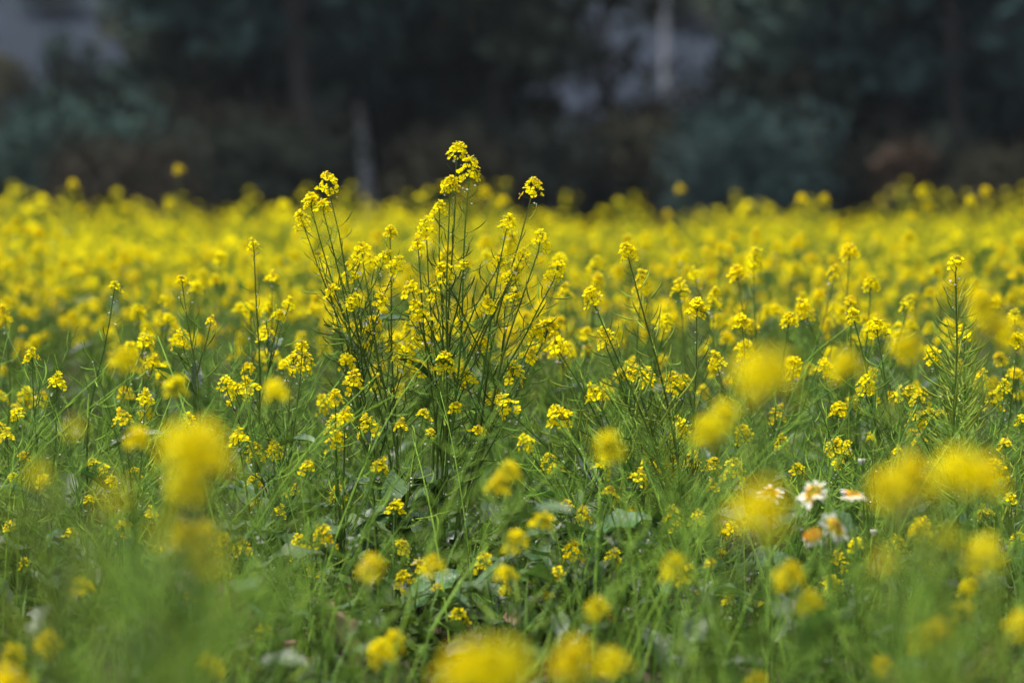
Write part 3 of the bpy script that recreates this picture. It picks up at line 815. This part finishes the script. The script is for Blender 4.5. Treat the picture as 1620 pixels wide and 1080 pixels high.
# leafy pod plants near the camera without open flowers: the milky green veils at both lower corners
for i, (lb, bx, hs) in enumerate([
    ('very near finished mustard plant, a milky green veil over the lower left', 235, [(180, 800, 1.5), (260, 860, 1.45), (330, 900, 1.5)]),
    ('near finished mustard plant whose slanting pods veil the far left', 40, [(120, 690, 2.1), (60, 760, 2.0)]),
    ('near finished mustard plant veiling the lower right in green', 1420, [(1400, 900, 1.9), (1500, 860, 2.0)]),
]):
    d0 = sum(h[2] for h in hs) / len(hs)
    b = P(bx, 1000, d0); b.z = 0
    plant(lb, b, [(P(*h), 'small', .45) for h in hs], group=G_NEAR, seed=700 + i, pods=44, pod_kind=(1, 3, 0), pod_scale=1.3, leaves=0, big=0, pod_lo=.1)


# ---------------------------------------------------- countable plants behind the plane of focus
def variant_layout(i):
    rnd = random.Random(40 + i)
    n = rnd.randint(4, 7); h = rnd.uniform(.55, .67)
    hs = []
    for k in range(n):
        a = k * 2.4 + rnd.uniform(-.4, .4); r = rnd.uniform(.03, .20) * (1 if k else .3)
        z = h * (1 if k == 0 else rnd.uniform(.62, .97))
        hs.append((Vector((math.cos(a) * r, math.sin(a) * r, z)), rnd.choice(('full', 'full', 'loose', 'tall', 'small')), rnd.uniform(.8, 1.08)))
    return hs


def copy_plant(o, loc, rz, sc, label, group):
    c = o.copy(); COL.objects.link(c); c.location = loc; c.rotation_euler = (random.uniform(-.06, .06), random.uniform(-.06, .06), rz); c.scale = (sc,) * 3
    c['label'] = label; c['group'] = group
    for ch in list(o.children):
        d = ch.copy(); COL.objects.link(d); d.parent = c
        for s in ch.children:
            e = s.copy(); COL.objects.link(e); e.parent = d
    return c


G_MID = 'mustard plants growing behind the sharp ones'
spots = []
rs = random.Random(77)
tries = 0
while len(spots) < 205 and tries < 60000:
    tries += 1
    d = math.sqrt(rs.uniform(5.25 ** 2, 9.4 ** 2)); half = .2117 * d * 1.12 + .1
    x = rs.uniform(-half, half)
    if d < 7.6 and rs.random() < (.5 if x / d < -.085 else .25 if x / d > .02 else .1): continue
    if all((x - a) ** 2 + (d - b) ** 2 > .15 ** 2 for a, b in spots): spots.append((x, d))
spots.sort(key=lambda s: s[1])
LAND = [(120, 'the wispy plants at the far left'), (330, 'the thin plant with long spread pods'), (480, 'the slender plant left of the bushy one'), (620, 'the bushy left-leaning plant'),
        (780, 'the tallest plant'), (930, 'the right shoulder of the central clump'), (1060, 'the upright dark stalk with a round head'), (1220, 'the four even round heads'),
        (1400, 'the twin close heads'), (1530, 'the pod-crowded spike'), (1700, 'the right edge of the podded spike')]
VAR = []; seen = {}
ORD = ' . second third fourth fifth sixth seventh eighth ninth tenth eleventh twelfth thirteenth fourteenth fifteenth sixteenth seventeenth eighteenth nineteenth'.split(); ORD.insert(0, '')
for i, (x, d) in enumerate(spots):
    px = 810 + x / d * FPX
    near = min(LAND, key=lambda l: abs(l[0] - px))[1]
    depth = 'first yellow mustard plants close behind ' if d < 6.3 else 'blurred yellow mustard plant some way behind ' if d < 7.8 else 'soft yellow mustard plant far behind '
    lb = depth.replace('plants', 'plant') + near
    lb = lb.replace('first yellow', 'slightly soft yellow')
    if d < 6.9:
        k = seen[near] = seen.get(near, 0) + 1
        lb = ('slightly soft yellow mustard plant behind ' + near) if k == 1 else ('slightly soft yellow mustard plant, ' + ORD[min(k, 19)] + ' nearest behind ' + near)
    if i < 14:
        o = plant(lb, (0, 0, 0), variant_layout(i), group=G_MID, seed=60 + i, pods=10, pod_kind=(0, 1, 2), leaves=2, big=1, pod_lo=.35)
        VAR.append(o); o.location = (x, d, 0); o.rotation_euler = (0, 0, rs.uniform(0, 6.3)); s = rs.uniform(.85, 1.1); o.scale = (s, s, s)
    else:
        copy_plant(VAR[rs.randrange(14)], (x, d, 0), rs.uniform(0, 6.3), rs.uniform(.78, 1.06), lb, G_MID)


for lb, bx, hs in [
    ('tall blurred mustard plant whose lone head stands clear of the field at the far left', 118, [(115, 298, 10.5), (128, 335, 10.5)]),
    ('tall blurred mustard plant whose head rises highest above the left field against dark trees', 285, [(283, 275, 10.2), (270, 330, 10.2)]),
    ('tall blurred mustard plant with a head just right of the highest heads', 772, [(768, 312, 8.6), (797, 325, 9.0)]),
    ('tall blurred mustard plant with stacked heads over the field edge under the rust-orange bush', 1462, [(1458, 310, 9.5), (1466, 335, 9.5), (1442, 350, 9.4)]),
    ('tall blurred mustard plant with heads over the field edge near the right border', 1540, [(1536, 325, 9.0), (1560, 310, 9.2)]),
    ('tall blurred mustard plant with two heads above the field edge below the domed bush', 1300, [(1268, 322, 9.6), (1302, 322, 9.6)]),
    ('tall faint mustard plant above the field dip left of the domed bush', 1080, [(1075, 305, 12.0), (1058, 345, 12.0)]),
]:
    b = P(bx, 500, hs[0][2]); b.z = 0
    plant(lb, b, [(P(*h), 'full', 1.) for h in hs], group='tall mustard plants above the field edge', seed=bx, pods=8, leaves=1, big=1, n_main=1)


# ---------------------------------------------------- the rest of the field: one mass
def lod_plant(seed, florets):
    rnd = random.Random(seed); g = Geo()
    hs = variant_layout(seed)
    extra = [(Vector((h[0].x + rnd.uniform(-.07, .07), h[0].y + rnd.uniform(-.07, .07), h[0].z - rnd.uniform(.04, .16))), 'small', .8) for h in hs[::2]]
    for p, kind, s in hs + extra[:2]:
        p = np.array(p); b = np.array([p[0] * .15, p[1] * .15, -.02])
        tube(g, bez(b, (p[0] * .4, p[1] * .4, p[2] * .55), p, 4), np.linspace(.003, .0013, 4), 3, 0, False)
        for k in range(florets if kind != 'small' else florets // 2):
            a = k * 2.4; f = (k + .5) / florets; r = .019 * math.sqrt(f) * (1.1 if kind != 'small' else .9)
            c = p + np.array([math.cos(a) * r, math.sin(a) * r, .03 - r * 1.2 + rnd.uniform(-.004, .004)])
            d = np.array([math.cos(a) * f, math.sin(a) * f, .7]) + np.array([rnd.uniform(-.3, .3) for _ in range(3)])
            B = basis(d, rnd.uniform(0, 6)); q = .0075 * rnd.uniform(.85, 1.15)
            V = np.array([[-q, -q, .003], [q, -q, .0], [q, q, .003], [-q, q, .0]]) @ B.T + c
            g.add(V, [[0, 1, 2, 3]], None, 1)
        for k in range(14):
            a = rnd.uniform(0, 6.3); t = rnd.uniform(.35, .98); q = b + (p - b) * t
            e = q + np.array([math.cos(a) * .035, math.sin(a) * .035, .04])
            tube(g, [q, (q + e) / 2 - np.array([0, 0, .004]), e], [.0012, .0026, .0008], 3, 2, False)
    for k in range(4):
        A = LEAF_SM[k % 3]; R = np.array(Matrix.Rotation(rnd.uniform(0, 6.3), 3, 'Z'))
        V, Q, T, qm, tm = A
        g.put((V[:45], Q[:32], np.zeros((0, 3), int), np.zeros(32, int), np.zeros(0, int)), R, (0, 0, rnd.uniform(.05, .3)), 1.3, 3)
    return g.arrays()


def field_mass():
    vs_a = [lod_plant(i, 9) for i in range(8)]; vs_b = [lod_plant(20 + i, 7) for i in range(8)]
    g = Geo(); r = random.Random(5); n = 0
    d_lo, d_hi = 9.35, 27
    for i in range(2450):
        d = math.sqrt(r.uniform(d_lo ** 2, d_hi ** 2)); half = .2117 * d * 1.22
        x = r.uniform(-half, half)
        dens = .5 + .5 * math.sin(x * 1.1 + 2 * math.sin(d * .55)) * math.sin(d * .9 + x * .6)
        if r.random() > .45 + .5 * dens - (.25 if x > .04 * d else 0): continue
        s = r.gauss(.83, .085) * (.87 if 0 < x / d < .09 else 1) + (r.uniform(.15, .5) if r.random() < .11 else 0) + .05 * math.sin(x * .9 + d * .4)
        V = vs_a if d < 14 else vs_b
        a = r.uniform(0, 6.3); c, si = math.cos(a), math.sin(a)
        g.put(V[r.randrange(8)], [[c, -si, 0], [si, c, 0], [0, 0, 1]], (x, d, terrain(x, d)), s)
    o = new_obj('mustard_field', g.mesh('mustard_field', [M_STEM, M_PETAL, M_POD, M_LEAF]), kind='stuff')
    o['label'] = 'mass of blurred yellow mustard filling the field back to the trees'; o['category'] = 'mustard field'
field_mass()


# ---------------------------------------------------- ground cover under and between the plants
def ground_cover():
    r = np.random.default_rng(11)
    n = 36000
    d = np.sqrt(r.uniform(3.3 ** 2, 8.2 ** 2, n)); x = r.uniform(-1, 1, n) * (.2117 * d * 1.2)
    hmap = .055 + .05 * np.sin(x * 5.1 + 1) * np.sin(d * 4.3) + .03 * np.sin(x * 13 + d * 9)
    z = np.abs(r.normal(size=n)) * np.clip(hmap, .012, .2) + .004
    L = r.uniform(.006, .017, n) * r.choice([1, 1, 1, 1.7], n)
    u = r.normal(size=(n, 3)); u[:, 2] = np.abs(u[:, 2]) * .5; u /= np.linalg.norm(u, axis=1)[:, None]
    w = np.cross(u, np.array([0, 0, 1.]) + r.normal(size=(n, 3)) * .5); w /= np.linalg.norm(w, axis=1)[:, None]
    nn = np.cross(u, w) * .2
    p = np.stack([x, d, z], 1); l = L[:, None]
    V = np.stack([p - u * l, p - w * l * .45, p - nn * l, p + w * l * .45, p + u * l], 1).reshape(-1, 3)
    i = np.arange(n)[:, None] * 5
    T = np.concatenate([i + np.array([[0, 1, 2]]), i + np.array([[0, 2, 3]]), i + np.array([[1, 4, 2]]), i + np.array([[2, 4, 3]])])
    g = Geo(); g.add(V, None, T, 0)
    o = new_obj('weeds', g.mesh('weeds', [M_WEED]), kind='stuff'); o['label'] = 'low mat of small-leaved weeds covering the ground'; o['category'] = 'weeds'
    # grass blades
    g = Geo(); n = 3000
    d = np.sqrt(r.uniform(3.4 ** 2, 9 ** 2, n)); x = r.uniform(-1, 1, n) * (.2117 * d * 1.2)
    h = r.uniform(.06, .22, n) + .2 * r.random(n) ** 4; a = r.uniform(0, 6.3, n); ln = r.uniform(.1, .7, n)
    dx = np.cos(a); dy = np.sin(a); wd = r.uniform(.0012, .003, n)
    rows = []
    for t, ww in ((0, 1), (.45, .9), (.8, .6), (1, .1)):
        c = np.stack([x + dx * ln * h * t * t, d + dy * ln * h * t * t, h * (t - .25 * ln * t * t)], 1)
        s = np.stack([-dy, dx, 0 * dx], 1) * (wd * ww)[:, None]
        rows += [c - s, c + s]
    V = np.stack(rows, 1).reshape(-1, 3); i = np.arange(n)[:, None] * 8
    Q = np.concatenate([i + np.array([[k, k + 1, k + 3, k + 2]]) for k in (0, 2, 4)])
    g.add(V, Q)
    o = new_obj('grass', g.mesh('grass', [M_GRASS]), kind='stuff'); o['label'] = 'scattered thin grass blades between the mustard plants'; o['category'] = 'grass'
    # broad mustard seedling leaves filling the under-storey
    g = Geo(); rr = random.Random(3)
    for k in range(560):
        dd = math.sqrt(rr.uniform(3.5 ** 2, 8.5 ** 2)) if k < 200 else rr.uniform(3.5, 5.4); xx = rr.uniform(-1, 1) * .2117 * dd * 1.2
        R = np.array(Matrix.Rotation(rr.uniform(0, 6.3), 3, 'Z') @ Matrix.Rotation(-rr.uniform(-.1, .9), 3, 'Y'))
        g.put(rr.choice(LEAF_BIG), R, (xx, dd, rr.uniform(.0, .12)), rr.uniform(.35, .85) if k < 200 else rr.uniform(.3, .7))
    o = new_obj('mustard_seedlings', g.mesh('mustard_seedlings', [M_LEAF, M_STEM]), kind='stuff'); o['label'] = 'broad bluish green young mustard leaves crowding the soil'; o['category'] = 'seedlings'
    # tangle of thin stalks and pods
    g = Geo(); lp = []
    for L, rd in ((.036, .0011), (.046, .0014), (.030, .0009)):
        q = Geo(); tube(q, bez((0, 0, 0), (L * .75, 0, .002), (L * .95, 0, L * .55), 5), [.0005, .0006, rd, rd * .9, .0003], 3, 1, False); lp.append(q.arrays())
    for k in range(2150):
        dd = math.sqrt(rr.uniform(3.3 ** 2, 9.2 ** 2)) if k < 1400 else rr.uniform(2.7, 5.3); xx = rr.uniform(-1, 1) * (.2117 * dd * 1.2)
        if abs(xx / dd * FPX + 100) < 190 and dd < 5.3 and rr.random() < .8: continue
        if rr.random() > .25 + 1.1 * (.5 + .5 * math.sin(xx * 7.3 + 2 * math.sin(dd * 3.1)) * math.sin(dd * 6.1 + xx * 2.)): continue
        hh = (rr.uniform(.22, .52) * (1.0 if dd > 4.4 else .85) if k < 1400 else rr.uniform(.26, .56)); a = rr.uniform(0, 6.3); ln = rr.uniform(.05, .6 if k < 1400 else 1.1) * hh
        top = np.array([xx + math.cos(a) * ln, dd + math.sin(a) * ln, hh])
        c = bez((xx, dd, 0), (xx + math.cos(a) * ln * .25, dd + math.sin(a) * ln * .25, hh * .6), top, 8)
        tube(g, c, np.linspace(.0018, .0007, 8), 4, 0 if k % 3 else 1)
        near = k >= 1400 or dd < 4.5
        for B, p, t in pod_frames(c, .45 if near else .35, 1, rr.randint(3, 8) if near else rr.randint(9, 17), rr):
            tl = rr.uniform(-.9, .2) if near else rr.uniform(-.3, .3); ct, st_ = math.cos(tl), math.sin(tl)
            g.put(rr.choice(lp), B @ np.array([[ct, 0, st_], [0, 1, 0], [-st_, 0, ct]]), p, rr.uniform(.7, 1.2))
    o = new_obj('thin_stems', g.mesh('thin_stems', [M_STEM, M_POD]), kind='stuff'); o['label'] = 'tangle of thin green stems and seed pods filling the understorey'; o['category'] = 'stems'
    # seeding herbs with tiny whitish tops
    g = Geo()
    for k in range(320):
        dd = math.sqrt(rr.uniform(3.7 ** 2, 6.4 ** 2)); xx = rr.uniform(-1, 1) * .2117 * dd * 1.15
        hh = rr.uniform(.10, .30); top = np.array([xx + rr.uniform(-.03, .03), dd + rr.uniform(-.03, .03), hh])
        c = bez((xx, dd, 0), (xx, dd, hh * .6), top, 7); tube(g, c, np.linspace(.0011, .0005, 7), 3, 0)
        for q in range(26):
            t = rr.uniform(.4, 1); p = np.array([np.interp(t, np.linspace(0, 1, 7), c[:, m]) for m in range(3)])
            a = q * 2.4; e = p + np.array([math.cos(a), math.sin(a), .5]) * rr.uniform(.006, .014) * (1.3 - t * .6)
            tube(g, [p, e], .0003, 3, 0, False)
            V, Q, _ = petal_arr(.0042, .0036, rr.uniform(-.5, .9), .3, 0)
            g.add(V @ basis((math.cos(a), math.sin(a), rr.uniform(-.4, 1))).T + e, Q, None, 2 if t > .88 else 1)
    o = new_obj('seeding_herbs', g.mesh('seeding_herbs', [M_STEM, M_POD, M_WHITE]), kind='stuff'); o['label'] = 'fine seeding herbs with tiny whitish tops near the ground'; o['category'] = 'herbs'
ground_cover()


# ---------------------------------------------------- daisies, buds, withered leaves
def daisy(label, px, py, d, R, size, base_px, ds=1.):
    p = P(px, py, d); b = P(base_px, 900, d); b.z = 0
    o = empty('daisy', label, 'daisy', b, 'white and yellow daisies at right')
    c = np.array(p - b)
    g = Geo(); tube(g, bez((0, 0, -.02), (c[0] * .2, c[1] * .2, c[2] * .6), c - R[:, 2] * .004, 9), np.linspace(.0026, .0018, 9), 6, 0)
    new_obj('stem', g.mesh('stem', [M_STEM]), o)
    g = Geo(); n = 17
    for k in range(n):                                     # rays: yellow at the base, white beyond
        a = k * 6.2832 / n + random.uniform(-.08, .08); up = random.uniform(-.5, .55); L = size * random.uniform(.78, 1.1)
        V = []
        for t, w in ((.30, .5), (.58, .9), (.63, .92), (.85, 1.), (.97, .8), (1.02, .35)):
            for s in (-1, 0, 1):
                V.append((L * t, s * size * .14 * w, L * t * math.sin(up) * .6 - .003 * t * t + (0 if s else -.0007)))
        ca, sa = math.cos(a), math.sin(a)
        g.add(np.array(V) @ np.array([[ca, -sa, 0], [sa, ca, 0], [0, 0, 1]]).T, gridq(6, 3), None, np.repeat([1, 1, 0, 0, 0], 2))
    new_obj('ray_petals', g.mesh('ray_petals', [M_WHITE, M_DAISYY]), o, mw=mtx(R, c))
    g = Geo()
    for k in range(150):
        rr = size * .40 * math.sqrt((k + .5) / 150); a = k * 2.39996
        z = .35 * size * math.cos(min(1.5, rr / (size * .40) * 1.35)) * .6
        ellipsoid(g, np.eye(3), (rr * math.cos(a), rr * math.sin(a), z), size * .034, size * .06, 1 if rr < size * .16 else 0, 5, 2)
    new_obj('disc', g.mesh('disc', [M_ORANGE, M_HEART if ds == 1 else M_ORANGE]), o, mw=mtx(R, c, ds))
    return o


daisy('white daisy with dark-hearted orange disc, topmost of the open daisies', 1286, 779, 3.75, basis((-.25, -.4, .85)), .027, 1330)
daisy('white daisy with orange ring disc facing sideways under the dark-hearted one', 1322, 832, 3.7, basis((.6, -.6, .45)), .028, 1310)
daisy('daisy seen edge-on, its orange disc tipped down below the others', 1287, 847, 3.65, basis((-.35, -.35, .8)), .020, 1310, 1.9)
daisy('small half-open daisy on a straight stalk right of the dark-hearted one', 1350, 780, 3.8, basis((.1, -.15, 1)), .021, 1358)
daisy('pale daisy half hidden behind the translucent yellow haze', 1219, 778, 4.0, basis((0, -.3, .9)), .025, 1225)


def daisy_bud(label, px, py, d, bpx):
    p = P(px, py, d); b = P(bpx, 900, d); b.z = 0
    o = empty('daisy_bud', label, 'daisy bud', b, 'daisy buds at right'); c = np.array(p - b)
    g = Geo(); tube(g, bez((0, 0, -.02), (c[0] * .3, 0, c[2] * .6), c, 8), np.linspace(.0022, .0014, 8), 5, 0)
    new_obj('stem', g.mesh('stem', [M_STEM]), o)
    g = Geo()
    for k in range(14):
        a = k * 2.4; R = basis((math.cos(a) * .45, math.sin(a) * .45, 1))
        ellipsoid(g, R, c + np.array([math.cos(a) * .003, math.sin(a) * .003, .004]), .0028, .008, 0, 5, 3)
    new_obj('bud', g.mesh('bud', [M_WHITE]), o)
    g = Geo(); ellipsoid(g, np.eye(3), c - np.array([0, 0, .001]), .005, .005, 0, 8, 4); new_obj('calyx', g.mesh('calyx', [M_POD]), o)
daisy_bud('closed white daisy bud above the half-open daisy', 1363, 735, 4.35, 1372)
daisy_bud('closed cream daisy bud low on a stalk right of the sideways daisy', 1382, 847, 4.3, 1390)


def withered(label, px, py, d, size, seed, rot):
    r = np.random.default_rng(seed); n, m = 14, 9
    u, v = np.meshgrid(np.linspace(0, 1, n), np.linspace(-1, 1, m), indexing='ij')
    w = np.sin(np.pi * np.clip(u * .92 + .05, 0, 1)) ** .6 * .42
    X = u - .5; Y = v * w; Z = .28 * v * v * w + .10 * np.sin(u * 9 + v * 3) + .07 * np.sin(u * 21 + v * 8) + .04 * r.normal(size=u.shape)
    V = np.stack([X, Y, Z], -1).reshape(-1, 3) * size
    g = Geo(); g.add(V, gridq(n, m), None, 0)
    o = new_obj('withered_leaf', g.mesh('withered_leaf', [M_DRY]), None, label, 'withered leaf', 'withered leaves on the ground', None, P(px, py, d))
    o.rotation_euler = rot
withered('pinkish brown crumpled leaf hanging upright among the weeds, bottom centre-left', 540, 1005, 3.95, .12, 1, (.4, 1.0, .6))
withered('curled tan leaf lying lower left of the globe-like head', 458, 1032, 3.9, .09, 2, (.9, .2, 1.9))
withered('yellowish brown wrinkled leaf beside the pale curling stalks', 368, 970, 4.0, .11, 3, (1.2, 1.2, .3))
withered('small rusty leaf under the drooping broad leaf', 812, 978, 4.2, .035, 4, (.7, .4, 0))


# ---------------------------------------------------- thin haze that softens the wood and the hillside
def haze_box():
    m = bpy.data.materials.new('haze_air'); m.use_nodes = True
    n = m.node_tree.nodes; n.clear(); out = n.new('ShaderNodeOutputMaterial'); v = n.new('ShaderNodeVolumePrincipled')
    v.inputs['Color'].default_value = (.80, .88, 1.0, 1); v.inputs['Density'].default_value = HAZE
    m.node_tree.links.new(v.outputs[0], out.inputs['Volume'])
    x0, x1, y0, y1, z0, z1 = -275, 275, -40, 430, -12, 135
    V = [(x, y, z) for z in (z0, z1) for y in (y0, y1) for x in (x0, x1)]
    g = Geo(); g.add(np.array(V), [[0, 2, 3, 1], [4, 5, 7, 6], [0, 1, 5, 4], [1, 3, 7, 5], [3, 2, 6, 7], [2, 0, 4, 6]])
    o = new_obj('haze', g.mesh('haze', [m], False), kind='stuff'); o['label'] = 'thin bluish haze softening the woods and the hillside'; o['category'] = 'haze'
if HAZE: haze_box()
